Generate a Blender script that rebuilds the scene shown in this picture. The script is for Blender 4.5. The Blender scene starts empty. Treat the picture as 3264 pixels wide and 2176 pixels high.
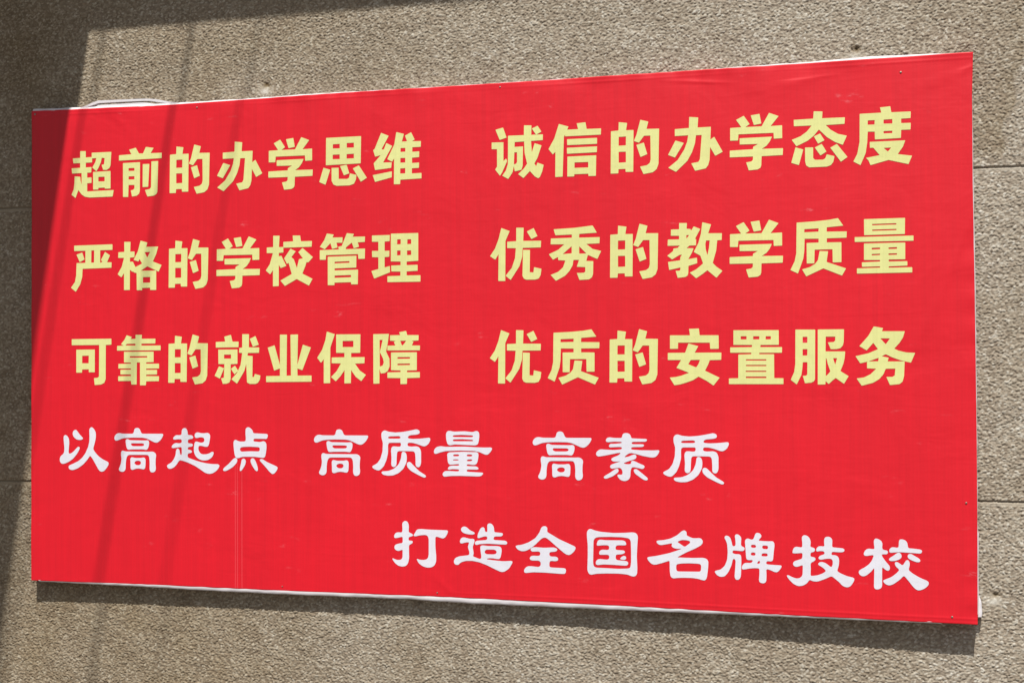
import bpy, bmesh, math, random
import numpy as np
from mathutils import Matrix, Vector
from mathutils.geometry import tessellate_polygon

random.seed(7)
rng = np.random.default_rng(7)
scene = bpy.context.scene
COL = scene.collection

# ------------------------------------------------------------------ camera
YAW, PITCH, ROLL = -0.289, 0.0174, -0.0044
CAM = Vector((2.3288, -3.3656, 0.566))
fwd = Vector((math.sin(YAW) * math.cos(PITCH), math.cos(YAW) * math.cos(PITCH), math.sin(PITCH)))
right0 = Vector((math.cos(YAW), -math.sin(YAW), 0))
up0 = right0.cross(fwd)
right = right0 * math.cos(ROLL) + up0 * math.sin(ROLL)
up = -right0 * math.sin(ROLL) + up0 * math.cos(ROLL)
cd = bpy.data.cameras.new("camera")
cam = bpy.data.objects.new("camera", cd)
COL.objects.link(cam)
cam.matrix_world = Matrix(((right.x, up.x, -fwd.x, CAM.x), (right.y, up.y, -fwd.y, CAM.y),
                           (right.z, up.z, -fwd.z, CAM.z), (0, 0, 0, 1)))
cd.sensor_width = 36.0
cd.lens = 4600 / 3264 * 36.0
cd.clip_start = 0.05
cd.clip_end = 500
scene.camera = cam

# ------------------------------------------------------------------ light
SX, SZ = -0.20, 1.90                       # run of a ray per metre towards the wall
sun_from = Vector((-SX, -1.0, SZ)).normalized()
world = bpy.data.worlds.new("World")
scene.world = world
world.use_nodes = True
wn = world.node_tree
sky = wn.nodes.new("ShaderNodeTexSky")
sky.sky_type = 'NISHITA'
sky.sun_disc = False
sky.sun_elevation = math.asin(sun_from.z)
sky.sun_rotation = math.atan2(sun_from.x, sun_from.y)
sky.air_density = 1.3
sky.dust_density = 3.0
wn.links.new(sky.outputs[0], wn.nodes["Background"].inputs[0])
wn.nodes["Background"].inputs[1].default_value = 0.05
sd = bpy.data.lights.new("sun", 'SUN')
sd.energy = 5.0
sd.angle = math.radians(0.53)
sd.color = (1.0, 0.955, 0.885)
sun = bpy.data.objects.new("sun", sd)
COL.objects.link(sun)
sun.rotation_euler = sun_from.to_track_quat('Z', 'Y').to_euler()
scene.view_settings.view_transform = 'Standard'
scene.view_settings.look = 'None'
scene.view_settings.exposure = 0.18
scene.view_settings.gamma = 1.0
scene.render.engine = 'CYCLES'

# ------------------------------------------------------------------ helpers
def tag(o, label=None, cat=None, group=None, kind=None):
    if label: o["label"] = label
    if cat: o["category"] = cat
    if group: o["group"] = group
    if kind: o["kind"] = kind
    return o

def link(name, me, mat=None, parent=None):
    o = bpy.data.objects.new(name, me)
    COL.objects.link(o)
    if mat: me.materials.append(mat)
    if parent: o.parent = parent
    return o

def from_arrays(name, verts, faces, smooth=False):
    me = bpy.data.meshes.new(name)
    verts = np.asarray(verts, np.float32)
    faces = np.asarray(faces, np.int32)
    n = faces.shape[1]
    me.vertices.add(len(verts)); me.vertices.foreach_set("co", verts.ravel())
    me.loops.add(faces.size); me.loops.foreach_set("vertex_index", faces.ravel())
    me.polygons.add(len(faces))
    me.polygons.foreach_set("loop_start", np.arange(0, faces.size, n, dtype=np.int32))
    me.polygons.foreach_set("use_smooth", np.full(len(faces), smooth))
    me.update(calc_edges=True)
    return me

def box(name, lo, hi, mat, parent=None, bevel=0.0):
    bm = bmesh.new()
    bmesh.ops.create_cube(bm, size=1)
    for v in bm.verts:
        v.co = Vector([lo[i] + (v.co[i] + .5) * (hi[i] - lo[i]) for i in range(3)])
    if bevel:
        bmesh.ops.bevel(bm, geom=bm.edges[:], offset=bevel, segments=2, affect='EDGES')
    me = bpy.data.meshes.new(name); bm.to_mesh(me); bm.free()
    return link(name, me, mat, parent)

def prism(name, poly, z0, z1, mat, parent=None):      # poly in x,y
    bm = bmesh.new()
    a = [bm.verts.new((x, y, z0)) for x, y in poly]
    b = [bm.verts.new((x, y, z1)) for x, y in poly]
    bm.faces.new(a); bm.faces.new(b[::-1])
    for i in range(len(poly)):
        j = (i + 1) % len(poly)
        bm.faces.new((a[j], a[i], b[i], b[j]))
    bmesh.ops.recalc_face_normals(bm, faces=bm.faces[:])
    me = bpy.data.meshes.new(name); bm.to_mesh(me); bm.free()
    return link(name, me, mat, parent)

def rod(name, p, q, r, mat, parent=None, n=12):
    p, q = Vector(p), Vector(q); d = (q - p)
    bm = bmesh.new()
    bmesh.ops.create_cone(bm, cap_ends=True, segments=n, radius1=r, radius2=r, depth=d.length)
    M = Matrix.Translation((p + q) / 2) @ d.to_track_quat('Z', 'Y').to_matrix().to_4x4()
    bmesh.ops.transform(bm, matrix=M, verts=bm.verts[:])
    for f in bm.faces: f.smooth = len(f.verts) == 4
    me = bpy.data.meshes.new(name); bm.to_mesh(me); bm.free()
    return link(name, me, mat, parent)

class NT:
    def __init__(s, name):
        s.m = bpy.data.materials.new(name); s.m.use_nodes = True
        s.t = s.m.node_tree; s.b = s.t.nodes["Principled BSDF"]
    def n(s, kind, **kw):
        nd = s.t.nodes.new(kind)
        for k, v in kw.items():
            if k in nd.inputs: nd.inputs[k].default_value = v
            else: setattr(nd, k, v)
        return nd
    def l(s, a, b): s.t.links.new(a, b)
    def math(s, op, a, b=None, clamp=False):
        nd = s.t.nodes.new("ShaderNodeMath"); nd.operation = op; nd.use_clamp = clamp
        for i, v in enumerate((a, b)):
            if v is None: continue
            if isinstance(v, (int, float)): nd.inputs[i].default_value = v
            else: s.l(v, nd.inputs[i])
        return nd.outputs[0]
    def mix(s, f, a, b, bt='MIX'):
        nd = s.t.nodes.new("ShaderNodeMix"); nd.data_type = 'RGBA'; nd.blend_type = bt
        for i, v in ((0, f), (6, a), (7, b)):
            if isinstance(v, (int, float)): nd.inputs[i].default_value = v
            elif isinstance(v, tuple): nd.inputs[i].default_value = (*v, 1)
            else: s.l(v, nd.inputs[i])
        return nd.outputs[2]
    def ramp(s, f, stops):
        nd = s.t.nodes.new("ShaderNodeValToRGB"); s.l(f, nd.inputs[0])
        e = nd.color_ramp.elements
        while len(e) < len(stops): e.new(0.5)
        for el, (p, c) in zip(e, stops):
            el.position = p; el.color = (*c, 1) if isinstance(c, tuple) else (c, c, c, 1)
        return nd.outputs[0]

# ------------------------------------------------------------------ materials
def wall_material(name, relief):
    t = NT(name); o = t.n("ShaderNodeNewGeometry").outputs["Position"]
    if relief:
        tone = t.n("ShaderNodeAttribute", attribute_name="tone").outputs["Fac"]
        crev = t.n("ShaderNodeAttribute", attribute_name="crevice").outputs["Fac"]
        dirt_and_tint = t.n("ShaderNodeAttribute", attribute_name="dirt_and_tint").outputs["Fac"]
    else:
        mp = t.n("ShaderNodeMapping"); mp.inputs["Scale"].default_value = (1, 1, 1.4); t.l(o, mp.inputs[0])
        vo = t.n("ShaderNodeTexVoronoi", Scale=110.0); t.l(mp.outputs[0], vo.inputs["Vector"])
        sp = t.n("ShaderNodeSeparateColor"); t.l(vo.outputs["Color"], sp.inputs[0]); tone = sp.outputs[0]
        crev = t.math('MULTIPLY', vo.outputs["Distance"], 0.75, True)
        nn = t.n("ShaderNodeTexNoise", Scale=1.3, Detail=5.0); t.l(o, nn.inputs["Vector"])
        sx = t.n("ShaderNodeSeparateXYZ"); t.l(o, sx.inputs[0])
        left = t.math('MULTIPLY', t.math('DIVIDE', t.math('SUBTRACT', 2.1, sx.outputs[0]), 2.1, True), 0.46)  # broad tint, darker and browner towards the left
        dirt_and_tint = t.math('ADD', left, t.math('ADD', t.math('MULTIPLY', nn.outputs[0], 0.4), -0.16), True)
        bp = t.n("ShaderNodeBump", Strength=0.8, Distance=0.004); bp.invert = True
        t.l(vo.outputs["Distance"], bp.inputs["Height"]); t.l(bp.outputs[0], t.b.inputs["Normal"])
    c = t.ramp(tone, [(0.0, (0.285, 0.24, 0.187)), (0.3, (0.38, 0.328, 0.262)), (0.6, (0.45, 0.405, 0.332)),
                      (0.85, (0.52, 0.482, 0.412)), (1.0, (0.66, 0.64, 0.58))])
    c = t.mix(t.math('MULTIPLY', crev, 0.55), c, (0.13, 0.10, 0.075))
    n2 = t.n("ShaderNodeTexNoise", Scale=420.0, Detail=2.0); t.l(o, n2.inputs["Vector"])
    c = t.mix(0.35, c, t.ramp(n2.outputs[0], [(0.3, 0.55), (0.7, 1.0)]), 'MULTIPLY')
    c = t.mix(dirt_and_tint, c, (0.50, 0.40, 0.245), 'MULTIPLY')
    t.l(c, t.b.inputs["Base Color"])
    t.b.inputs["Roughness"].default_value = 0.9
    t.b.inputs["Specular IOR Level"].default_value = 0.25
    return t.m

def vinyl(name, col, rough=0.42, wear=True, weave=0.042):
    t = NT(name); pos = t.n("ShaderNodeNewGeometry").outputs["Position"]
    sx = t.n("ShaderNodeSeparateXYZ"); t.l(pos, sx.inputs[0])
    wv = t.n("ShaderNodeTexWave", Scale=42.0, Distortion=3.0, Detail=2.0); wv.inputs["Detail Scale"].default_value = 0.6
    t.l(pos, wv.inputs["Vector"])
    st = t.n("ShaderNodeMapping"); st.inputs["Scale"].default_value = (1.0, 1.0, 0.04); t.l(pos, st.inputs[0])
    ns = t.n("ShaderNodeTexNoise", Scale=90.0, Detail=3.0); t.l(st.outputs[0], ns.inputs["Vector"])
    band = t.math('ADD', t.math('MULTIPLY', wv.outputs["Fac"], 0.16), t.math('MULTIPLY', ns.outputs[0], 1.25))
    f = t.ramp(band, [(0.35, 1.0 - 2.2 * weave), (1.0, 1.0)])
    c = t.mix(1.0, col, f, 'MULTIPLY')
    big = t.n("ShaderNodeTexNoise", Scale=1.7, Detail=4.0); t.l(pos, big.inputs["Vector"])
    c = t.mix(1.0, c, t.ramp(big.outputs[0], [(0.3, 0.93), (0.7, 1.0)]), 'MULTIPLY')
    if wear:
        # pale rubbed scuffs, short and roughly level
        m2 = t.n("ShaderNodeMapping"); m2.inputs["Scale"].default_value = (0.55, 1, 1.6); t.l(pos, m2.inputs[0])
        s1 = t.n("ShaderNodeTexNoise", Scale=20.0, Detail=1.0); t.l(m2.outputs[0], s1.inputs["Vector"])
        s2 = t.n("ShaderNodeTexNoise", Scale=60.0, Detail=4.0, Roughness=0.7); t.l(m2.outputs[0], s2.inputs["Vector"])
        a = t.math('MULTIPLY', t.math('SUBTRACT', s1.outputs[0], 0.67), 9.0, True)
        b = t.math('MULTIPLY', t.math('SUBTRACT', s2.outputs[0], 0.56), 5.0, True)
        c = t.mix(t.math('MULTIPLY', t.math('MULTIPLY', a, b), 0.30), c, (0.90, 0.42, 0.46))
        # fold creases running down the lower left of the sheet
        tot = None
        for x0 in (0.5980, 0.6040, 0.6165):
            d = t.math('ABSOLUTE', t.math('SUBTRACT', sx.outputs[0], x0))
            k = t.math('SUBTRACT', 1.0, t.math('MULTIPLY', d, 650.0), True)
            tot = k if tot is None else t.math('ADD', tot, k)
        low = t.math('MULTIPLY', t.math('SUBTRACT', 0.42, sx.outputs[2]), 6.0, True)
        c = t.mix(t.math('MULTIPLY', t.math('MULTIPLY', tot, low), 0.17), c, (0.90, 0.35, 0.38))
    t.l(c, t.b.inputs["Base Color"])
    # cloth relief: thread, streaks and slack ripples
    wr = t.n("ShaderNodeTexNoise", Scale=7.0, Detail=3.0, Distortion=0.6); t.l(pos, wr.inputs["Vector"])
    m3 = t.n("ShaderNodeMapping"); m3.inputs["Scale"].default_value = (0.5, 1, 3.2); t.l(pos, m3.inputs[0])
    rp = t.n("ShaderNodeTexNoise", Scale=16.0, Detail=2.0, Distortion=0.8); t.l(m3.outputs[0], rp.inputs["Vector"])
    h = t.math('ADD', t.math('MULTIPLY', band, 0.022), t.math('MULTIPLY', wr.outputs[0], 1.6))
    h = t.math('ADD', h, t.math('MULTIPLY', rp.outputs[0], 0.22))
    bp = t.n("ShaderNodeBump", Strength=0.35, Distance=0.004); t.l(h, bp.inputs["Height"])
    t.l(bp.outputs[0], t.b.inputs["Normal"])
    t.b.inputs["Roughness"].default_value = rough
    t.b.inputs["Specular IOR Level"].default_value = 0.62
    return t.m

def plain(name, col, rough=0.6, metal=0.0, noise=0.15, scale=30.0):
    t = NT(name); pos = t.n("ShaderNodeNewGeometry").outputs["Position"]
    nn = t.n("ShaderNodeTexNoise", Scale=scale, Detail=4.0); t.l(pos, nn.inputs["Vector"])
    c = t.mix(1.0, col, t.ramp(nn.outputs[0], [(0.3, 1.0 - noise), (0.7, 1.0)]), 'MULTIPLY')
    t.l(c, t.b.inputs["Base Color"])
    t.b.inputs["Roughness"].default_value = rough; t.b.inputs["Metallic"].default_value = metal
    return t.m

M_WALL = wall_material("pebble_dash", True)
M_WALL_FAR = wall_material("pebble_dash_outer", False)
M_JOINT = plain("joint_render", (0.40, 0.34, 0.26), 0.9, 0, 0.3, 60)
M_RED = vinyl("red_vinyl", (0.765, 0.0010, 0.016), rough=0.50)
M_YEL = vinyl("yellow_print", (0.79, 0.81, 0.33), rough=0.50, wear=False, weave=0.035)
M_WHT = vinyl("white_print", (0.79, 0.80, 0.90), rough=0.50, wear=False, weave=0.02)
M_HEM = plain("white_vinyl_back", (0.78, 0.76, 0.80), 0.5, 0, 0.12, 18)
M_WOOD = plain("batten_wood", (0.40, 0.29, 0.18), 0.8, 0, 0.3, 25)
M_SCREW = plain("dull_steel", (0.42, 0.36, 0.30), 0.45, 0.7, 0.4, 300)
M_CONC = plain("concrete", (0.34, 0.31, 0.27), 0.9, 0, 0.25, 4)
M_PAVE = plain("paving", (0.15, 0.132, 0.115), 0.9, 0, 0.25, 2)
M_BAR = plain("painted_steel", (0.20, 0.20, 0.20), 0.5, 0.3, 0.2, 20)

# ------------------------------------------------------------------ lettering: outlines in 0.1 mm, (tuple) = counter
GLYPHS = {
 'y超': ['259 1241 427 1233 428 773 259 780', '38 1057 619 1070 615 926 55 924', '2 794 600 804 591 660 19 655', '303 778 471 771 471 155 303 162', '457 529 600 532 601 384 457 377', '96 580 264 560 272 460 308 342 308 225 207 208 121 3 0 92 67 234 87 382', '207 208 308 310 471 251 471 164 1263 172 1228 1 548 0 404 26 308 87', '607 1183 1192 1180 1168 826 1132 754 1049 709 949 715 901 848 973 860 994 1024 906 1034 882 923 811 778 746 685 624 790 715 930 744 1035 607 1030', '648 672 1168 678 1168 214 997 216 997 246 806 245 806 202 649 204', ('806 535 992 533 992 411 806 414',)],
 'y前': ['0 1116 366 1127 300 1250 496 1294 590 1138 708 1133 790 1301 1019 1265 930 1131 1257 1127 1253 987 0 975', '118 906 621 910 614 155 590 82 520 33 386 17 348 182 426 194 456 234 456 318 284 325 272 10 119 16', ('284 767 456 766 456 690 284 693',), ('284 550 456 549 456 465 284 468',), '701 854 895 852 860 255 696 252', '954 917 1152 918 1129 115 1094 53 1024 18 837 0 766 174 907 196 942 237'],
 'y的': ['12 1044 193 1053 200 1250 401 1220 373 1049 551 1047 539 65 359 68 354 141 188 141 181 43 0 44', ('197 902 371 903 366 695 193 694',), ('193 549 366 546 366 296 193 293',), '713 1278 903 1224 857 1054 1155 1046 1136 224 1090 102 999 33 781 0 700 179 861 204 930 253 953 335 949 894 797 897 678 740 558 787 620 929', '616 691 793 739 873 462 712 403'],
 'y办': ['165 992 496 1002 505 1259 715 1234 699 1003 1008 1003 973 242 939 121 883 51 635 5 545 181 714 208 748 272 794 824 659 826 636 646 568 444 454 243 186 0 4 102 227 272 387 513 455 695 478 834 164 831', '178 728 375 662 164 333 0 401', '974 693 1084 770 1279 414 1106 329 969 570'],
 'y学': ['13 1007 271 1012 150 1190 328 1277 462 1076 363 1011 735 1009 907 1312 1124 1225 941 1003 1201 1009 1201 710 1012 707 1007 844 203 850 192 707 11 712', '487 1277 689 1301 730 1073 559 1048', '229 757 970 757 921 651 847 556 737 485 1219 478 1210 320 730 316 722 106 704 51 637 13 435 0 376 188 492 204 531 239 535 319 0 323 1 480 537 488 537 540 653 604 232 612'],
 'y思': ['190 1219 1137 1218 1125 538 182 530', ('373 1049 560 1052 560 939 373 944',), ('751 1063 943 1062 943 941 750 946',), ('368 787 559 787 559 670 368 675',), ('746 786 942 787 942 673 745 674',), '117 472 302 414 170 42 0 114', '339 458 530 454 530 173 757 163 811 191 833 300 1010 253 994 133 940 35 821 0 475 2 388 37 338 130', '567 493 747 519 818 301 671 257', '913 421 1075 490 1291 171 1128 78'],
 'y维': ['228 1296 430 1212 237 883 301 880 365 1036 525 957 279 556 508 550 495 413 65 376 27 547 215 738 66 711 13 877 55 905', '0 253 512 327 507 178 64 81', '632 1295 833 1239 779 1050 917 1053 860 1194 1023 1270 1117 1086 1043 1047 1281 1041 1274 897 1053 898 1053 785 1236 790 1231 646 1046 640 1045 508 1231 513 1226 381 1041 379 1040 251 1293 254 1292 119 734 109 729 0 564 3 572 642 517 565 390 631 578 990', ('743 893 870 890 869 797 742 797',), ('738 645 867 643 866 530 737 530',), ('733 387 866 391 865 262 732 262',)],
 'y诚': ['98 1222 291 1265 381 1017 205 968', '1 916 300 911 298 454 365 510 393 450 266 184 209 99 87 254 135 326 136 748 0 754', '416 1060 1293 1050 1288 910 415 895', '416 1060 590 1022 560 326 529 173 417 13 266 97 357 219 409 372 415 760', '572 781 794 784 782 316 751 221 586 189 550 356 615 372 641 410 642 652 562 646', '821 1291 1008 1281 996 886 1015 634 1073 361 1123 291 1153 377 1309 316 1272 159 1212 27 1172 0 1092 42 972 173 893 369 834 623 816 1050', '1086 847 1259 786 1154 492 992 210 801 20 666 118 812 247 953 444', '1017 1204 1162 1264 1257 1114 1121 1050'],
 'y信': ['261 1283 499 1207 383 964 348 16 164 14 173 619 107 559 0 691 144 937', '403 1135 735 1133 700 1273 916 1290 945 1126 1297 1121 1290 974 412 977', '461 906 1198 903 1197 760 465 764', '456 701 1197 699 1190 561 460 557', '469 490 1176 489 1164 0 984 2 978 59 635 61 634 9 463 11', ('642 342 980 338 979 208 641 212',)],
 'y态': ['62 1100 498 1103 512 1270 708 1255 697 1101 1203 1095 1193 947 776 942 891 827 1049 728 1243 678 1150 475 977 550 801 668 624 850 516 720 372 608 120 493 13 645 212 717 356 819 464 950 66 953', '511 698 650 758 747 598 604 529', '98 471 272 413 171 62 0 121', '312 456 493 451 491 211 530 167 708 161 761 189 794 278 966 228 938 99 884 29 795 0 403 0 335 45 311 146', '528 446 684 520 789 342 655 258', '873 425 1021 503 1253 196 1106 95'],
 'y度': ['149 1180 621 1180 592 1299 816 1313 838 1177 1257 1171 1250 1024 1049 1021 1048 923 1255 917 1248 769 1047 771 1040 592 477 586 475 762 321 770 310 540 273 290 157 25 0 113 89 281 141 549', ('323 1022 477 1021 471 922 322 925',), ('668 1021 859 1023 858 924 667 930',), ('666 764 857 763 856 709 666 712',), '363 537 1134 534 1081 393 968 234 1277 184 1198 0 768 113 376 15 333 125 278 181 578 230 440 404 367 402', ('663 387 831 388 756 302',)],
 'y严': ['95 1222 1238 1229 1238 1081 874 1080 874 749 941 772 898 826 1017 1034 1165 940 1077 759 1215 755 1208 614 348 602 336 384 277 195 145 0 0 109 120 261 156 430 168 759 432 759 432 1077 95 1079', ('611 1081 695 1081 691 761 607 759',), '163 982 336 1035 408 849 264 782'],
 'y格': ['194 1278 382 1273 364 853 359 15 189 14 189 459 111 349 0 431 123 628 189 858 16 862 23 1009 198 1015', '354 1017 500 1018 496 867 354 858', '354 749 448 755 543 577 441 485 354 549', '676 1296 876 1242 841 1130 1191 1129 1133 939 1035 743 1289 647 1203 474 876 621 676 507 559 451 477 473 430 548 524 608 723 698 646 815 613 753 472 798 594 1015', ('794 993 958 995 871 851',), '559 482 676 511 1133 505 1133 0 958 3 958 62 723 60 723 1 566 4', ('747 342 958 342 958 195 747 195',)],
 'y校': ['209 1286 387 1281 368 992 491 993 490 853 364 844 362 7 200 0 201 413 123 307 0 407 112 562 201 844 30 849 30 991 208 997', '357 759 435 773 572 510 416 459 357 556', '491 1121 763 1129 750 1276 955 1270 977 1123 1280 1123 1269 978 491 973', '690 943 833 872 711 729 778 677 865 452 921 674 1031 691 904 850 1021 954 1306 714 1174 582 1130 598 1097 497 1013 307 1293 170 1194 0 858 173 533 4 407 144 722 304 634 589 589 560 512 704'],
 'y管': ['194 1302 383 1270 346 1197 621 1194 614 1058 454 1063 484 941 338 909 289 1057 136 907 1 971 121 1133', '736 1295 930 1269 891 1200 1225 1196 1218 1061 1031 1056 1063 945 923 909 869 1055 707 935 713 895 519 890 501 961 599 978 675 1157', '1 890 1224 897 1217 642 1045 642 1037 762 170 759 164 642 0 647', '218 717 993 723 986 428 402 421 402 371 1036 377 1028 11 849 11 845 67 397 64 397 0 217 4', ('403 588 808 592 803 552 403 546',), ('402 241 846 247 846 191 402 185',)],
 'y理': ['18 1173 493 1172 486 1019 354 1013 354 781 481 785 476 633 353 626 352 372 491 404 496 249 74 101 0 290 186 336 187 626 22 634 16 790 187 785 188 1012 17 1017', '521 1203 1243 1199 1240 514 935 502 935 413 1223 416 1223 268 934 259 934 160 1298 158 1297 0 426 5 426 151 771 156 772 259 533 268 527 413 777 417 777 506 518 518', ('690 1057 783 1056 782 936 685 934',), ('958 1051 1057 1050 1057 934 953 931',), ('685 780 778 781 777 664 684 661',), ('947 775 1056 776 1056 663 946 660',)],
 'y优': ['288 1285 500 1203 392 968 383 0 205 4 218 653 130 520 0 610 127 791 219 1022', '666 1279 853 1273 840 955 1286 947 1279 788 825 787 814 579 742 349 519 22 392 126 550 315 632 545 654 786 435 793 436 947 664 954', '835 743 1009 734 999 199 1093 191 1109 317 1293 274 1272 125 1222 40 1132 17 911 21 851 48 817 116', '931 1180 1102 1259 1197 1060 1046 993'],
 'y秀': ['122 1234 632 1252 1084 1294 1184 1120 754 1103 749 1014 1254 1013 1247 865 925 861 1081 737 1289 684 1193 496 963 598 923 456 1095 448 1087 138 1058 63 989 17 754 8 690 176 853 176 898 200 898 310 691 323 746 485 609 489 588 359 509 228 400 116 175 0 43 143 232 215 351 318 411 479 234 493 230 569 105 506 0 639 235 742 384 866 47 876 54 1015 572 1019 573 1095 167 1089', ('567 818 566 647 343 633',), ('752 809 928 633 751 634',)],
 'y教': ['285 1296 470 1290 459 1157 553 1148 566 1110 629 1208 782 1141 658 921 683 902 679 765 526 764 456 707 622 699 581 594 495 448 699 479 704 349 498 292 493 125 477 69 427 37 245 18 196 184 290 185 309 216 309 260 45 207 17 395 304 428 311 502 349 557 292 553 115 451 0 542 136 644 149 706 243 716 300 770 10 772 18 919 282 916 283 999 88 1005 92 1151 284 1151', ('452 1008 521 1009 455 927',), '829 1297 1034 1240 964 1036 1284 1029 1276 871 1174 868 1147 628 1065 346 1151 257 1289 158 1149 2 940 182 840 104 677 0 528 134 678 207 841 339 780 521 625 612 732 813 796 1035', ('913 870 1000 870 980 695 944 529 906 660 896 784',)],
 'y质': ['148 1228 566 1244 862 1267 1069 1299 1186 1125 820 1099 816 1001 1261 994 1254 852 818 850 817 759 1141 754 1138 303 946 303 943 600 546 601 536 291 369 292 368 758 636 760 637 848 324 855 315 585 291 403 169 70 0 153 96 348 135 529', ('319 1073 639 1082 635 1007 318 1002',), '657 568 845 558 810 317 1239 160 1147 1 735 173 355 0 262 161 438 210 558 283 618 364'],
 'y量': ['208 1219 1097 1218 1089 858 208 859', ('384 1105 909 1105 909 1075 384 1075',), ('383 978 912 979 912 950 383 949',), '0 822 1275 818 1274 704 2 713', '203 673 1096 669 1093 296 736 300 736 255 1138 253 1138 155 735 146 735 116 1242 116 1241 0 44 1 45 118 550 121 550 151 155 150 153 251 551 260 551 293 200 302', ('370 570 554 573 553 535 369 532',), ('734 568 919 572 918 533 734 532',), ('368 432 553 435 552 405 368 402',), ('733 434 918 435 917 402 733 400',)],
 'y可': ['0 1213 1183 1216 1183 1059 1017 1052 1013 151 970 57 875 15 689 0 665 183 779 194 815 225 822 1053 0 1054', '137 936 691 936 689 337 512 338 512 416 313 410 308 328 138 328', ('313 772 512 775 507 574 313 575',)],
 'y靠': ['283 1310 436 1262 406 1208 547 1213 547 1317 735 1315 725 1211 1127 1211 1123 1086 718 1086 718 1034 1279 1033 1279 908 0 909 5 1033 201 1036 118 1076 224 1195', ('295 1083 545 1085 545 1039 248 1042',), '208 874 1074 874 1074 604 859 598 854 563 1232 561 1232 436 859 434 854 400 1174 399 1174 281 859 277 854 240 1232 235 1227 108 859 104 847 0 678 0 678 595 585 596 578 21 420 21 413 115 36 112 36 238 413 241 413 283 102 284 102 405 413 408 413 440 40 441 43 561 413 563 413 592 208 598', ('378 760 889 761 889 723 378 722',)],
 'y就': ['35 1076 301 1084 274 1211 462 1256 507 1082 681 1080 676 937 35 932', '103 880 647 880 646 512 454 504 454 119 420 37 340 7 232 1 182 144 261 161 277 509 109 510', ('269 751 466 750 466 648 269 649',), '125 455 268 403 148 136 0 209', '461 386 578 467 668 334 562 246', '782 1269 974 1267 969 931 1260 928 1251 790 939 788 928 721 1074 709 1066 179 1111 175 1134 255 1290 216 1274 108 1218 26 1151 0 994 0 916 37 894 506 837 323 634 7 476 119 635 283 736 487 782 789 692 794 699 920 782 926', '994 1149 1155 1219 1247 994 1083 944'],
 'y业': ['385 1200 579 1198 567 161 688 165 675 1197 884 1200 865 433 1016 941 1239 870 1001 297 865 342 869 164 1253 164 1253 9 0 0 0 152 383 156 383 344 223 290 46 874 235 933 383 435'],
 'y保': ['263 1299 480 1232 358 897 351 8 177 5 179 607 102 517 0 644 136 848 224 1089', '517 1226 1171 1223 1163 761 920 758 920 653 1281 654 1276 501 1023 492 1151 322 1316 212 1189 57 1043 163 919 333 910 4 737 0 742 334 634 184 503 54 374 161 526 304 645 500 392 505 396 650 739 654 739 760 516 765', ('690 1060 981 1061 981 906 690 908',)],
 'y障': ['0 1239 419 1242 387 1030 340 803 428 634 432 436 385 327 304 274 198 264 162 377 161 14 1 10', ('168 1092 249 1095 206 913 174 794 258 635 279 535 247 456 172 437',), '447 1208 716 1209 684 1281 870 1312 901 1207 1200 1204 1195 1072 1010 1064 1063 1044 1020 950 1235 948 1230 830 376 832 376 951 588 953 546 1039 599 1064 446 1073', ('715 1067 874 1069 831 1010 778 952 757 958',), '471 782 1152 783 1149 340 892 335 892 292 1228 295 1228 157 892 148 887 4 718 0 719 148 374 153 374 291 723 296 723 336 470 343', ('640 666 971 666 971 627 640 625',), ('640 504 971 506 970 469 639 466',)],
 'y安': ['54 1170 526 1165 503 1315 733 1322 749 1165 1191 1160 1192 847 994 846 987 991 244 998 240 855 52 853', '488 976 717 912 631 761 1252 760 1248 592 982 587 942 480 870 344 1209 181 1066 0 914 104 719 208 600 130 442 72 284 26 152 7 41 186 180 199 312 228 496 297 201 411 314 593 0 595 1 761 408 762', ('538 592 754 595 721 500 665 420 478 495',)],
 'y置': ['112 1239 1144 1231 1144 894 729 895 722 847 1217 843 1214 715 702 716 695 684 1036 682 1035 137 1244 134 1243 0 0 1 1 132 217 136 221 679 517 685 523 720 35 723 36 846 531 848 541 897 110 901', ('278 1099 414 1098 411 1026 278 1027',), ('564 1096 705 1095 702 1025 564 1024',), ('849 1093 968 1092 965 1023 846 1021',), ('394 570 860 568 860 538 394 541',), ('393 442 859 439 859 411 393 413',), ('386 308 858 306 858 278 385 280',), ('391 174 857 173 857 137 391 138',)],
 'y服': ['113 1249 555 1243 542 122 519 75 459 44 318 31 270 198 346 202 371 231 376 506 272 507 260 354 239 218 133 3 0 109 78 287 104 464', ('273 1083 380 1082 379 946 272 947',), ('271 804 378 803 374 660 269 658',), '613 1245 1193 1243 1184 959 1164 878 1110 818 1024 798 898 796 833 951 959 958 997 988 1000 1080 787 1082 781 748 1215 745 1201 594 1174 472 1106 304 1286 189 1183 17 999 149 926 88 845 11 777 81 772 3 603 0', ('946 595 1036 595 992 446',), ('786 596 803 583 829 461 885 298 841 244 783 190',)],
 'y务': ['405 1327 607 1287 580 1217 1076 1211 1032 1068 954 948 843 826 933 781 1100 740 1293 729 1201 513 995 560 802 631 660 703 569 657 724 626 698 542 1066 540 1050 213 1017 93 952 37 745 16 669 198 798 198 850 227 865 381 657 379 604 254 512 147 381 67 132 0 22 164 186 188 331 262 449 380 251 390 252 544 496 547 506 624 281 544 104 502 0 663 282 726 492 816 392 960 246 791 87 889 286 1116', ('546 1057 754 1054 662 924',)],
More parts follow.
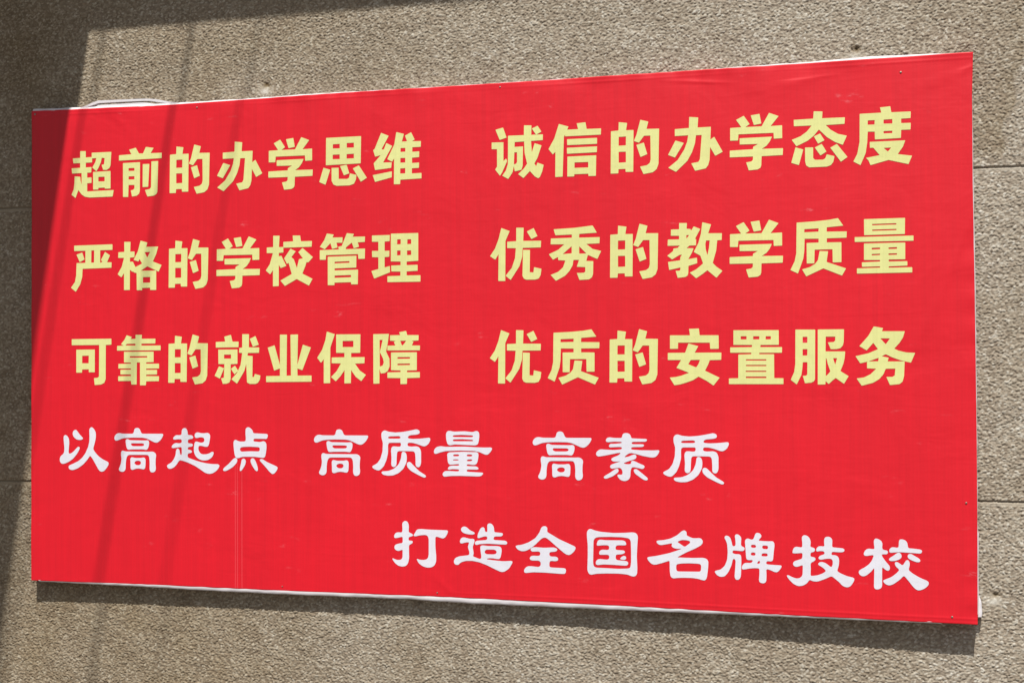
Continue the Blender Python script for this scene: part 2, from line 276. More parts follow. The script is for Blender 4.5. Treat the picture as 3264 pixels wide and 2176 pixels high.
 'w以': ['115 900 137 945 180 958 231 927 277 864 289 750 277 623 267 508 278 458 347 471 433 535 520 625 570 657 606 626 592 575 520 460 405 332 275 248 159 202 87 186 29 213 0 276 7 353 43 410 116 456 137 519 142 621 123 786', '390 1017 418 1074 476 1100 519 1075 591 981 706 874 685 842 620 826 519 834 433 891 393 954', '893 1122 936 1167 979 1164 1036 1111 1079 1035 1086 934 1072 833 1036 707 1001 593 1065 505 1165 405 1279 331 1450 258 1472 214 1436 144 1365 55 1301 4 1223 0 1165 52 1080 190 994 327 915 421 822 300 707 184 549 81 391 28 297 45 261 102 282 153 390 193 563 271 678 361 779 489 857 654 893 806 893 971 886 1072'],
 'w高': ['601 1140 657 1162 728 1153 763 1110 784 1047 819 1008 1434 1013 1434 966 1372 865 1302 803 1246 777 1176 789 1064 838 952 886 840 904 559 905 347 896 234 880 135 841 64 815 14 840 0 903 35 972 92 1014 163 1020 248 1005 545 1005 573 1039 587 1096', '333 830 361 862 404 866 460 838 910 834 980 843 1015 825 1029 762 1008 662 966 593 924 593 840 604 502 597 418 587 382 605 354 680', ('509 759 840 760 889 736 868 698 826 685 545 682 495 713 495 744',), '206 547 262 569 319 542 1064 544 1134 551 1204 515 1232 465 1215 353 1211 228 1225 104 1197 29 1113 0 1057 27 1036 101 1043 251 1029 400 1001 450 952 462 432 455 382 423 354 341 340 216 340 91 305 27 234 4 163 25 128 75 163 138 199 226 217 352 199 465', '474 356 502 394 545 392 615 376 798 379 868 396 910 374 924 324 917 149 896 93 854 83 784 97 700 106 615 92 545 62 495 74 481 118 481 243', ('650 305 749 307 791 272 784 222 742 190 657 189 601 226 594 263',)],
 'w起': ['434 1113 462 1156 510 1175 566 1157 600 1095 607 990 717 991 765 954 758 905 703 890 614 881 607 780 717 775 761 744 731 694 614 683 600 619 689 607 738 571 703 531 604 517 604 414 758 361 950 308 1142 270 1306 254 1470 254 1511 230 1504 181 1429 87 1320 18 1210 0 1101 27 978 105 813 201 607 285 413 341 358 331 289 230 205 149 108 110 39 121 0 183 25 220 136 278 206 366 254 466 268 590 296 640 337 640 372 597 386 492 420 465 434 505 434 681 317 671 192 649 143 657 143 700 185 750 261 788 330 774 434 788 434 880 303 882 220 866 178 887 199 937 261 987 331 985 427 989', '800 1004 834 1052 896 1067 978 1043 1088 1041 1157 1057 1218 1039 1250 984 1236 873 1211 749 1170 689 1088 698 978 722 923 715 907 672 912 610 951 536 1019 500 1129 502 1225 527 1293 571 1341 566 1348 529 1320 455 1252 392 1156 348 1033 342 923 375 841 436 799 510 779 596 786 695 800 794 834 832 896 820 978 796 1061 809 1085 859 1074 914 1020 938 951 938 868 916 813 924'],
 'w点': ['644 1148 705 1186 772 1162 839 1101 855 1026 1241 1013 1268 983 1255 922 1228 883 1174 887 866 888 859 820 1054 804 1121 829 1174 824 1221 775 1228 666 1207 520 1187 434 1147 403 1026 414 892 430 569 426 488 407 421 381 353 411 326 509 306 680 299 790 326 846 367 858 421 828 489 811 637 816 651 879 637 1026', ('489 657 570 677 758 685 1013 676 1047 639 1027 566 771 569 515 554 482 596',), '299 373 367 405 407 363 410 301 366 240 272 152 109 64 34 48 0 81 27 130 163 237', '529 346 569 383 623 372 653 317 630 219 555 108 508 56 474 70 488 168 515 266', '778 362 825 395 879 387 926 309 966 212 992 102 966 59 919 77 838 185 785 282', '1026 347 1067 378 1120 372 1240 301 1520 190 1540 154 1500 74 1427 0 1373 2 1307 59 1173 203'],
 'w质': ['254 1080 296 1138 359 1153 442 1120 629 1102 837 1120 1023 1154 1188 1189 1260 1156 1270 1089 1209 1059 1002 1038 950 999 961 960 1084 948 1291 958 1527 985 1547 937 1496 831 1413 772 1352 771 1187 827 1063 855 950 853 939 776 1022 758 1187 769 1259 741 1300 645 1299 491 1299 355 1268 268 1206 248 1154 295 1155 450 1145 604 1104 646 711 647 669 618 658 462 652 307 616 252 543 251 512 305 523 480 507 674 534 752 587 762 732 750 774 774 774 852 462 848 430 809 430 595 388 420 314 263 209 164 146 159 42 200 0 248 32 278 147 338 231 456 284 632 295 846 258 963', ('462 1004 733 1016 770 983 743 952 462 949 421 974',), '794 619 846 639 908 601 928 505 917 369 834 213 709 104 563 44 418 35 293 58 251 106 272 140 439 152 585 209 710 318 772 464', '921 340 959 385 1021 380 1103 295 1247 162 1421 59 1427 20 1380 0 1246 56 1040 158 937 253'],
 'w量': ['314 1041 345 1109 406 1123 518 1101 801 1113 1003 1095 1104 1129 1164 1097 1174 1011 1159 878 1132 791 1062 772 800 782 537 790 415 764 354 792 324 907', ('507 1014 720 1026 1003 1013 1019 994 998 971 507 970 487 991',), ('507 913 740 921 1002 908 1022 889 1002 872 507 867 486 890',), '6 653 68 722 170 746 313 730 800 740 1082 728 1283 723 1483 729 1503 691 1452 614 1382 547 1312 555 1182 611 1041 638 678 643 312 628 149 588 47 548 0 576', '343 562 394 597 516 602 759 615 1001 609 1112 614 1152 572 1145 477 1121 362 1080 304 1000 299 859 316 842 282 879 267 1100 266 1160 220 1130 187 848 186 848 133 999 127 1260 117 1270 88 1210 30 1119 23 676 30 432 22 269 0 225 32 229 90 280 138 372 144 635 135 660 164 636 186 473 190 382 169 356 197 392 255 474 276 636 274 660 298 636 317 474 299 403 294 362 351 353 466', ('505 548 637 550 663 528 637 504 495 502',), ('849 540 880 553 981 551 997 528 970 503 849 507',), ('495 426 616 431 653 413 616 402 495 401',), ('855 425 970 436 1000 414 960 388 849 387',)],
 'w素': ['652 1110 716 1136 811 1122 847 1071 859 1009 1221 998 1242 972 1210 934 884 927 858 895 894 871 1147 874 1172 847 1136 812 883 803 851 782 862 747 1072 733 1387 733 1529 743 1522 687 1470 604 1407 568 1323 567 1135 600 946 649 840 668 766 636 681 562 776 574 903 627 956 632 987 587 966 529 818 481 659 421 754 398 860 410 850 482 923 483 1049 423 1175 374 1171 322 1122 290 1049 310 902 338 859 317 838 234 833 110 794 37 699 0 604 23 540 84 515 146 562 157 626 148 651 189 637 272 584 317 457 300 382 284 340 329 362 381 436 409 606 468 458 455 383 475 373 527 437 563 543 602 618 665 544 664 224 597 53 568 0 615 22 688 108 745 204 738 438 729 629 748 640 793 587 805 438 797 332 790 315 827 354 879 439 874 630 893 634 924 439 928 290 910 241 934 259 1003 323 1030 440 1015 635 1013', '457 273 521 301 558 260 541 208 413 113 243 47 189 67 200 109 329 184', '905 266 954 298 1006 278 1247 87 1253 46 1205 24 1131 54 943 184'],
 'w打': ['262 1064 305 1118 368 1130 420 1088 441 1000 430 852 524 816 556 778 503 747 430 735 429 646 534 645 545 601 492 560 439 538 439 430 443 215 417 96 364 25 269 2 164 18 69 84 0 180 6 204 122 160 228 168 270 219 275 425 208 394 134 381 70 419 50 477 81 537 187 570 276 582 276 740 145 706 61 694 44 743 82 823 146 844 262 838 272 917', '598 838 650 927 755 940 964 930 1451 927 1457 882 1409 783 1347 723 1285 731 1171 766 1129 755 1129 511 1149 297 1148 160 1106 61 1023 10 919 0 794 31 689 105 631 211 731 185 857 186 930 221 955 310 957 701 932 779 859 800 713 782 608 754 549 768'],
 'w造': ['188 1005 224 1055 285 1072 347 1048 418 983 531 937 551 899 500 878 397 879 274 901 203 947', '171 742 202 792 274 808 356 787 438 770 509 782 544 744 529 676 488 578 508 481 518 404 487 355 640 302 701 294 712 353 692 487 682 603 733 628 886 614 1129 621 1210 601 1230 524 1209 389 1179 311 1108 308 986 324 885 320 834 295 1006 276 1269 260 1491 279 1501 236 1410 88 1288 7 1208 0 1066 56 864 146 660 216 477 244 313 238 189 199 107 123 24 145 0 222 46 301 149 343 293 362 405 381 406 459 365 574 407 691 314 685 201 650 160 674', ('835 527 1048 534 1109 491 1088 433 1027 417 834 415 794 452 798 491',), '694 1039 745 1069 796 1051 806 955 867 947 864 1131 909 1165 980 1153 1034 1077 1040 952 1242 939 1268 911 1232 856 1049 850 1019 807 1029 765 1332 755 1376 712 1352 663 1211 662 886 671 683 657 570 623 536 676 581 732 703 743 846 759 870 802 850 850 765 838 642 792 612 804 622 892'],
 'w全': ['656 1104 716 1140 785 1126 809 1070 789 1003 923 930 1101 831 1297 751 1484 672 1503 635 1463 558 1375 479 1315 463 1237 493 1040 648 863 795 774 859 715 863 645 826 505 688 365 579 244 523 144 520 54 559 0 634 44 655 165 674 325 731 505 841 606 978', '374 569 415 619 504 627 723 619 961 636 1040 610 1050 572 1010 537 882 525 846 499 851 442 891 415 1020 419 1069 383 1063 325 999 308 880 315 851 280 846 185 880 157 1235 151 1264 114 1244 19 1136 14 760 29 442 27 242 0 212 37 232 105 303 165 402 169 582 156 632 186 638 272 593 309 403 306 353 339 384 407 444 422 583 420 627 444 623 511 584 528 414 517'],
 'w国': ['1 1012 37 1068 94 1087 180 1052 336 1022 648 1003 903 1014 1114 1034 1198 1013 1233 938 1217 746 1202 471 1214 197 1206 59 1157 2 1094 0 967 43 756 56 473 48 231 32 88 0 38 29 6 111 19 430 20 707 0 901', ('207 879 293 899 563 911 846 910 1015 890 1059 837 1066 603 1065 329 1046 204 996 182 757 166 473 172 217 174 161 206 147 296 156 642 161 823',), '249 777 278 826 335 839 435 828 874 838 937 812 955 737 929 723 732 719 696 688 689 632 717 606 886 604 928 571 900 529 815 506 716 502 695 467 694 398 730 369 969 353 1004 313 976 250 898 247 616 257 403 257 232 233 207 277 226 347 290 384 389 376 503 371 539 400 543 469 504 488 362 483 305 481 291 515 312 578 369 605 504 599 540 620 540 689 505 712 377 708 249 690 238 721', '808 423 871 473 928 475 953 435 934 386 871 379 800 395'],
 'w名': ['218 864 253 888 392 900 559 942 711 1022 822 1121 877 1147 925 1124 943 1077 932 1029 1068 968 1164 968 1247 977 1301 945 1321 878 1273 809 1122 723 929 635 708 511 914 509 1120 512 1325 524 1400 502 1441 449 1433 287 1404 69 1363 0 1308 5 1199 34 1062 49 843 45 705 35 608 18 553 63 537 185 535 431 361 370 194 320 111 333 28 413 0 473 28 497 223 529 515 600 709 668 833 720 695 708 599 739 579 786 607 839 433 802 322 782 260 803', ('707 355 817 375 982 385 1202 384 1270 369 1272 281 1262 213 1228 200 720 185 690 218 686 313',), ('710 872 821 919 931 917 1020 896 1020 855 889 756 806 814',)],
 'w牌': ['229 1016 257 1060 311 1062 371 1014 397 927 417 827 457 821 491 849 485 984 470 1051 486 1091 527 1103 580 1081 623 1022 613 921 612 840 659 815 702 796 685 735 645 717 443 729 416 712 416 659 510 642 577 648 615 612 619 504 613 316 607 155 587 87 533 51 486 63 459 116 474 284 489 500 455 539 422 524 394 389 318 224 237 127 142 107 61 140 0 219 21 247 143 278 238 370 293 506 308 682 296 870 263 957', '703 957 727 998 775 1013 821 994 881 983 915 1037 943 1132 990 1150 1049 1135 1086 1083 1069 1042 1002 970 1155 962 1274 962 1328 970 1367 938 1377 878 1359 744 1338 530 1298 502 1231 513 1185 498 1184 444 1231 433 1529 424 1535 391 1482 309 1428 260 1362 271 1270 314 1183 331 1189 204 1185 57 1154 9 1094 0 1035 18 1015 64 1029 198 1030 338 924 341 790 325 655 294 622 323 636 384 683 446 750 455 844 452 878 494 878 524 764 516 731 549 719 723', ('840 872 954 871 960 804 840 804',), ('1098 865 1231 860 1227 780 1094 786',), ('839 693 913 700 946 677 939 623 832 630',), ('1086 682 1199 688 1222 659 1212 616 1072 617',), ('978 464 1025 522 1051 480 1031 445 984 444',)],
 'w技': ['349 1102 375 1149 428 1160 493 1133 538 1068 551 989 533 896 608 882 650 846 627 786 542 770 539 671 607 673 661 642 639 588 540 532 546 406 538 240 682 259 799 303 891 366 813 442 703 502 723 551 788 571 879 544 1001 449 1032 503 1035 609 997 647 893 643 763 612 713 637 731 691 790 722 855 741 853 794 816 812 738 810 673 792 667 847 700 901 752 923 856 913 844 1011 851 1098 884 1132 936 1140 988 1128 1029 1077 1025 991 1018 905 1154 896 1270 887 1302 849 1269 801 1153 797 1024 804 1004 766 1010 727 1101 730 1159 692 1177 614 1163 482 1124 375 1207 324 1347 268 1487 239 1511 207 1477 125 1411 37 1336 14 1242 48 1173 127 1006 259 863 187 694 121 589 123 518 160 458 72 366 15 261 0 157 46 65 135 0 226 33 247 131 198 236 169 315 192 362 253 370 486 265 442 199 433 153 471 147 524 187 565 358 624 366 757 241 740 149 737 136 763 163 857 216 892 360 874 361 983'],
 'w校': ['341 1094 364 1128 401 1136 466 1112 511 1071 528 1019 515 914 556 882 620 880 648 848 633 800 601 789 518 791 504 767 545 697 600 623 673 540 686 494 672 441 635 423 589 442 516 511 513 364 512 98 498 41 447 10 391 0 350 15 334 62 343 357 345 485 284 402 209 333 144 288 78 280 23 316 0 368 19 416 136 482 229 553 295 641 342 766 268 758 166 736 124 753 115 791 148 864 214 906 269 901 348 894 353 937 340 1022', '666 872 685 920 731 955 787 952 864 940 879 993 880 1087 898 1126 926 1136 990 1129 1044 1093 1067 1037 1071 971 1089 941 1189 937 1353 919 1380 887 1361 844 1334 831 1188 838 896 849 776 838 684 825', '831 821 868 839 905 833 941 777 931 720 876 680 784 649 692 643 655 672 683 716 757 761', '1060 772 1088 811 1133 822 1188 791 1314 720 1340 678 1323 642 1259 638 1141 680 1078 716', '784 611 820 633 866 619 957 551 994 609 1031 672 1064 682 1095 660 1113 604 1103 537 1080 461 1166 389 1311 305 1492 232 1518 186 1495 129 1418 60 1317 18 1254 25 1181 88 1091 207 983 335 890 236 761 137 687 105 623 107 559 147 527 203 569 228 707 286 809 366 892 454 801 536'],
}
PRINT = [
    ('y超', 0.121, 1.0171, 1.0, 1.0),
    ('y前', 0.2627, 1.0134, 1.0, 1.0),
    ('y的', 0.411, 1.0154, 1.0, 1.0),
    ('y办', 0.5474, 1.0191, 1.0, 1.0),
    ('y学', 1.8632, 0.768, 1.0, 1.0),
    ('y思', 0.8325, 1.0203, 1.0, 1.0),
    ('y维', 0.977, 1.0179, 1.0, 1.0),
    ('y诚', 1.2878, 1.0176, 1.0, 1.0),
    ('y信', 1.4308, 1.0172, 1.0, 1.0),
    ('y态', 2.0053, 1.0148, 1.0, 1.0),
    ('y度', 2.1432, 1.0122, 1.0, 1.0),
    ('y严', 0.1196, 0.7689, 1.0, 1.0),
    ('y格', 0.2588, 0.7693, 1.0, 1.0),
    ('y校', 0.6844, 0.772, 1.0, 1.0),
    ('y管', 0.8336, 0.7716, 1.0, 1.0),
    ('y理', 0.9729, 0.7758, 1.0, 1.0),
    ('y优', 1.2826, 0.7726, 1.0, 1.0),
    ('y秀', 1.4303, 0.7703, 1.0, 1.0),
    ('y教', 1.7175, 0.7689, 1.0, 1.0),
    ('y质', 2.0015, 0.7675, 1.0, 1.0),
    ('y量', 2.1448, 0.7711, 1.0, 1.0),
    ('y可', 0.1221, 0.5223, 1.0, 1.0),
    ('y靠', 0.257, 0.5216, 1.0, 1.0),
    ('y就', 0.5401, 0.5249, 1.0, 1.0),
    ('y业', 0.6851, 0.5295, 1.0, 1.0),
    ('y保', 0.826, 0.5259, 1.0, 1.0),
    ('y障', 0.9774, 0.5241, 1.0, 1.0),
    ('y安', 1.7174, 0.5203, 1.0, 1.0),
    ('y置', 1.8596, 0.5235, 1.0, 1.0),
    ('y服', 2.0004, 0.5224, 1.0, 1.0),
    ('y务', 2.1443, 0.5197, 1.0, 1.0),
    ('w以', 0.0861, 0.295, 1.0, 1.0),
    ('w高', 0.2489, 0.2948, 1.0, 1.0),
    ('w起', 0.4026, 0.2943, 1.0, 1.0),
    ('w点', 0.5632, 0.297, 1.0, 1.0),
    ('w质', 0.9728, 0.2947, 1.0, 1.0),
    ('w量', 1.136, 0.2982, 1.0, 1.0),
    ('w素', 1.5432, 0.2957, 1.0, 1.0),
    ('w打', 1.0263, 0.0754, 1.0, 1.0),
    ('w造', 1.1862, 0.0718, 1.0, 1.0),
    ('w全', 1.3431, 0.0716, 1.0, 1.0),
    ('w国', 1.5206, 0.0734, 1.0, 1.0),
    ('w名', 1.6652, 0.0706, 1.0, 1.0),
    ('w牌', 1.8234, 0.0695, 1.0, 1.0),
    ('w技', 1.9873, 0.0664, 1.0, 1.0),
    ('w校', 2.1469, 0.066, 1.0, 1.0),
    ('y的', 1.5832, 1.0164, 1.012, 1.0037),
    ('y的', 0.4081, 0.7698, 0.9914, 1.0117),
    ('y的', 1.5803, 0.77, 1.0046, 1.018),
    ('y的', 0.4069, 0.5236, 0.9865, 1.0101),
    ('y的', 1.5775, 0.523, 1.0103, 1.0159),
    ('y办', 1.7208, 1.0182, 1.0026, 1.0068),
    ('y学', 0.6921, 1.0163, 1.0078, 1.0011),
    ('y优', 1.2809, 0.5252, 1.0004, 1.0055),
    ('y质', 1.4261, 0.5227, 1.0126, 1.0077),
    ('w高', 0.8163, 0.2954, 1.0229, 1.0022),
    ('w高', 1.3875, 0.295, 1.0149, 1.003),
    ('w质', 1.7039, 0.2924, 1.0033, 0.9958),
    ('y学', 1.8653, 1.0141, 0.9987, 0.99),
    ('y学', 0.5454, 0.7693, 1.0071, 1.0044),
]
# ------------------------------------------------------------------ board shape
BOW = (-0.016, 0.06628571, -0.04328571, 0.03638571)
def bow(x):                                  # how far the printed face stands off the wall
    t = np.clip(np.asarray(x, float) / 2.4, -0.01, 1.01)
    return ((BOW[0] * t + BOW[1]) * t + BOW[2]) * t + BOW[3]
TOP = [(0.0, 1.2549), (0.15, 1.2525), (0.4285, 1.2497), (0.8921, 1.2535), (1.3097, 1.2522), (1.7744, 1.2527), (2.1314, 1.2521), (2.4011, 1.2525)]
BOT = [(0.0, 0.0035), (0.3736, 0.0050), (0.7289, 0.0040), (1.1436, 0.0062), (1.5419, 0.0042), (1.9818, 0.0002), (2.3984, -0.0013)]
RGT = [(-0.0013, 2.3990), (0.1965, 2.4003), (0.4022, 2.4009), (0.7461, 2.3996), (0.9669, 2.3977), (1.1605, 2.3983), (1.2525, 2.4011)]
def it(x, pts): return np.interp(x, [p[0] for p in pts], [p[1] for p in pts])

sign = bpy.data.objects.new("signboard", None); COL.objects.link(sign)
sign.location = (1.2, 0, 0)
tag(sign, "large red banner signboard with yellow and white Chinese writing fixed to the pebble-dash wall", "signboard")
def sub(o): o.matrix_parent_inverse = sign.matrix_basis.inverted(); return o
def spart(o):                                # keep world coordinates under the moved Empty
    o.parent = sign; o.location = o.location - Vector((1.2, 0, 0)); return o

# printed sheet, stretched over the frame and rolled back at its edges
U = np.concatenate([np.linspace(0, 0.02, 9)[:-1], np.linspace(0.02, 0.98, 260), np.linspace(0.98, 1, 9)[1:]])
V = np.concatenate([np.linspace(0, 0.03, 19)[:-1], np.linspace(0.03, 0.97, 100), np.linspace(0.97, 1, 19)[1:]])
uu, vv = np.meshgrid(U, V)
z_lin = vv * 1.2525
xs = uu * it(z_lin, RGT)
zt, zb = it(xs, TOP), it(xs, BOT)
zs = zb + (zt - zb) * vv
dT, dB = (zt - zs), (zs - zb)
dL, dR = xs, it(zs, RGT) - xs
ys = -bow(xs)
def g(d, c, w): return np.exp(-((d - c) / w) ** 2)
ys -= 0.0005 * g(dT, 0.0115, 0.0022) * (0.6 + 0.4 * np.sin(xs * 9)) + 0.0005 * g(dB, 0.011, 0.002) * np.clip((xs - 1.0) * 2, 0, 1)
pk = np.exp(-dT / 0.018) * (np.sin(xs * 61 + 9 * np.sin(xs * 7)) * 0.0009 + np.sin(xs * 23 + zs * 60) * 0.0010)
pk += np.exp(-dB / 0.015) * (np.sin(xs * 47 + 5 * np.sin(xs * 11)) * 0.00035)
pk += np.exp(-dR / 0.02) * (np.sin(zs * 41 + 6 * np.sin(zs * 9)) * 0.0010 + np.sin(zs * 17 + dR * 80) * 0.0010)
pk += np.exp(-dL / 0.015) * np.sin(zs * 33 + 1.0) * 0.0006
ys += pk
# tension creases that fan out of the corners and the hump at the upper left
for (cx, cz, ang, ln, wd, amp) in ((2.34, 1.20, 0.35, 0.10, 0.004, 0.0010), (2.30, 0.66, 1.1, 0.10, 0.006, 0.0012),
                                   (2.36, 0.80, 1.2, 0.09, 0.005, 0.0012), (0.18, 1.225, 1.0, 0.05, 0.004, 0.0012),
                                   (1.98, 1.21, 0.1, 0.09, 0.004, 0.0012), (1.80, 1.225, -0.1, 0.07, 0.004, 0.0008),
                                   (0.28, 1.20, -0.8, 0.05, 0.006, 0.0009), (1.16, 0.035, 2.4, 0.05, 0.005, 0.0010)):
    a = (xs - cx) * math.cos(ang) + (zs - cz) * math.sin(ang)
    b = -(xs - cx) * math.sin(ang) + (zs - cz) * math.cos(ang)
    ys -= amp * np.exp(-(b / wd) ** 2 - (a / ln) ** 2)
nr, nc = xs.shape
front = np.stack([xs, ys, zs], -1)
idx = np.arange(nr * nc).reshape(nr, nc)
verts = front.reshape(-1, 3)
faces = np.stack([idx[:-1, :-1], idx[:-1, 1:], idx[1:, 1:], idx[1:, :-1]], -1).reshape(-1, 4)
ring = np.concatenate([idx[0, :], idx[1:, -1], idx[-1, -2::-1], idx[-2:0:-1, 0]])
cen = np.array([1.2, 0, 0.625])
vl, fl, prev = [verts], [faces], ring
base = verts[ring]
outw = base - cen; outw[:, 1] = 0
ox = np.where(base[:, 0] < 1e-4, -1.0, np.where(dR.ravel()[ring] < 1e-4, 1.0, 0.0))
oz = np.where(dB.ravel()[ring] < 1e-5, -1.0, np.where(dT.ravel()[ring] < 1e-5, 1.0, 0.0))
cnt = len(verts)
for (off, dep) in ((0.0008, 0.0006), (0.0011, 0.0020), (0.0008, 0.0045), (0.0002, 0.022)):
    p = base.copy(); p[:, 0] += ox * off; p[:, 2] += oz * off; p[:, 1] += dep
    k = np.arange(len(ring)) + cnt; cnt += len(ring); vl.append(p)
    a, b = prev, np.roll(prev, -1); c, d = np.roll(k, -1), k
    fl.append(np.stack([b, a, d, c], -1)); prev = k
me = from_arrays("banner_sheet", np.concatenate(vl), np.concatenate(fl), True)
sheet = spart(link("banner_sheet", me, M_RED)); tag(sheet)

# printed characters, each its own flat piece of print on the sheet
def soften(p, cut):
    q = []
    n = len(p)
    for i in range(n):
        a, b, c = p[i - 1], p[i], p[(i + 1) % n]
        la, lc = np.linalg.norm(a - b), np.linalg.norm(c - b)
        if la < 1e-6 or lc < 1e-6: q.append(b); continue
        ka, kc = min(cut / la, 0.3), min(cut / lc, 0.3)
        q.append(b + (a - b) * ka); q.append(b + (c - b) * kc)
    return q

for key, ox_, oz_, sx_, sz_ in PRINT:
    solids = []
    for s in GLYPHS[key]:
        hole = isinstance(s, tuple)
        p = np.array([float(v) for v in (s[0] if hole else s).split()]).reshape(-1, 2) * 1e-4
        p = p * (sx_, sz_) + (ox_, oz_)
        q = soften(list(p), 0.0022 if key[0] == 'w' else 0.0007)
        if key[0] == 'w': q = soften(q, 0.0010)
        if hole: solids[-1].append(q)
        else: solids.append([q])
    vs, fs = [], []
    for k, loops in enumerate(solids):
        flat = [v for lp in loops for v in lp]
        tris = tessellate_polygon([[Vector((v[0], v[1], 0)) for v in lp] for lp in loops])
        b0 = len(vs)
        for v in flat:
            vs.append((v[0], float(-bow(v[0])) - 0.00055 - 0.00003 * k, v[1]))
        for t in tris:
            a, b, c = (flat[i] for i in t)
            cr = (b[0] - a[0]) * (c[1] - a[1]) - (b[1] - a[1]) * (c[0] - a[0])
            if abs(cr) < 1e-12: continue
            fs.append([b0 + i for i in (t if cr > 0 else (t[0], t[2], t[1]))])
    o = link("character", from_arrays("character", vs, fs), M_WHT if key[0] == 'w' else M_YEL)
    o.parent = sheet
    o["label"] = ("white clerical-style character " if key[0] == 'w' else "pale yellow bold character ") + key[1]

# white back of the sheet showing past the red, folded over the frame
def hem(name, outer, inner, depth, tilt, seed, parent_fn=spart, horizontal=True, label=None):
    r = np.random.default_rng(seed)
    a0, a1 = outer[0][0], outer[-1][0]
    n = max(8, int(abs(a1 - a0) / 0.006))
    s = np.linspace(a0, a1, n)
    o_, i_ = it(s, outer), it(s, inner)
    o_ = o_ + 0.0003 * np.sin(s * 57 + seed) + 0.0002 * np.sin(s * 131)
    vs, m = [], 6
    fold = np.sin(s * 83 + 4 * np.sin(s * 19)) * 0.0004
    for j in range(m):
        k = j / (m - 1)
        c = i_ + (o_ - i_) * k
        dep = depth + tilt * k * k - np.sin(k * math.pi) * 0.0012 + fold * (0.3 + k) * np.sin(s * 29 + k * 4)
        if horizontal: vs.append(np.stack([s, -bow(s) + dep, c], -1))
        else: vs.append(np.stack([c, -bow(c) + dep, s], -1))
    # return edge back towards the wall
    c = o_
    if horizontal: vs.append(np.stack([s, -bow(s) + depth + tilt + 0.014, c], -1))
    else: vs.append(np.stack([c, -bow(c) + depth + tilt + 0.014, s], -1))
    A = np.stack(vs)
    ii = np.arange(A.shape[0] * n).reshape(A.shape[0], n)
    f = np.stack([ii[:-1, :-1], ii[:-1, 1:], ii[1:, 1:], ii[1:, :-1]], -1).reshape(-1, 4)
    o = parent_fn(link(name, from_arrays(name, A.reshape(-1, 3), f, True), M_HEM))
    if label: o["label"] = label
    return o

TI = [(x, z - 0.004) for x, z in TOP]
hem("white_hem", [(0.001, 1.2618), (0.15, 1.2588), (0.44, 1.2550), (0.64, 1.2550), (0.8177, 1.2568), (1.10, 1.2550), (1.3097, 1.2545), (1.62, 1.2540), (1.80, 1.2532)],
    TI, 0.0025, 0.003, 1, label="white hem along the upper edge")
hem("white_hem", [(1.83, 1.2550), (2.05, 1.2562), (2.18, 1.2590), (2.26, 1.2575), (2.36, 1.2545), (2.39, 1.2530)], TI, 0.0025, 0.003, 2,
    label="white hem along the upper edge")
hem("white_hem", [(0.022, 0.0010), (0.1892, -0.0010), (0.3462, -0.0020), (0.50, -0.0045), (0.7289, -0.0058), (1.0667, -0.0042), (1.15, -0.0062), (1.2292, -0.0076),
    (1.5419, -0.0072), (1.9818, -0.0050), (2.3234, -0.0035)], [(x, z + 0.003) for x, z in BOT], 0.0013, 0.0010, 3, label="white hem along the lower edge")
hem("white_hem", [(0.02, 2.4022), (0.20, 2.4040), (0.2005, 2.4022), (0.40, 2.4030), (0.66, 2.4030), (0.78, 2.4026), (0.95, 2.4008), (1.16, 2.4000)],
    [(p[0], p[1] - 0.003) for p in RGT], 0.003, 0.003, 4, horizontal=False, label="white hem along the right edge")
hem("white_hem", [(0.012, 2.4088), (0.020, 2.4105), (0.045, 2.4085), (0.058, 2.4030)], [(p[0], p[1] - 0.003) for p in RGT], 0.019, 0.002, 5,
    horizontal=False, label="loose white flap at the lower right corner")

# lifted strip of white edging at the upper left, with the sheet's back tucked below it
def strip(name, mid, half, y0, y1, label):
    vs, f = [], []
    n = len(mid)
    for (x, z), h in zip(mid, half):
        b = -float(bow(x))
        vs += [(x, b + y0, z - h), (x, b + y0, z + h), (x, b + y1, z + h), (x, b + y1, z - h)]
    for i in range(n - 1):
        for k in range(4):
            a, b = i * 4 + k, i * 4 + (k + 1) % 4
            f.append((a, b, b + 4, a + 4))
    f.append((3, 2, 1, 0)); e = (n - 1) * 4; f.append((e, e + 1, e + 2, e + 3))
    o = spart(link(name, from_arrays(name, vs, f), M_HEM)); o["label"] = label
    bm = bmesh.new(); bm.from_mesh(o.data); bmesh.ops.recalc_face_normals(bm, faces=bm.faces[:]); bm.to_mesh(o.data); bm.free()
strip("edging_strip", [(0.145, 1.2560), (0.160, 1.2590), (0.178, 1.2650), (0.1976, 1.2702), (0.26, 1.2696), (0.33, 1.2684), (0.352, 1.2672), (0.375, 1.2632), (0.405, 1.2570), (0.43, 1.2545)],
      [0.0022, 0.0027, 0.0032, 0.0034, 0.0030, 0.0028, 0.0028, 0.0034, 0.0028, 0.0015], 0.004, 0.020, "white edging strip lifted into a hump above the upper left")
strip("edging_strip", [(0.190, 1.2545), (0.197, 1.2570), (0.26, 1.2568), (0.325, 1.2572), (0.345, 1.2560), (0.365, 1.2535)],
      [0.0035, 0.0052, 0.0052, 0.0050, 0.0040, 0.0020], 0.006, 0.014, "white tuck of the sheet below the lifted strip")

# frame behind the sheet
for lo, hi in (((0.012, -0.019, 1.2), (2.388, -0.004, 1.242)), ((0.012, -0.019, 0.012), (2.388, -0.004, 0.054)),
               ((0.012, -0.019, 0.054), (0.054, -0.004, 1.2)), ((2.346, -0.019, 0.054), (2.388, -0.004, 1.2)), ((1.18, -0.019, 0.054), (1.222, -0.004, 1.2))):
    spart(box("frame_batten", lo, hi, M_WOOD, None, 0.002))

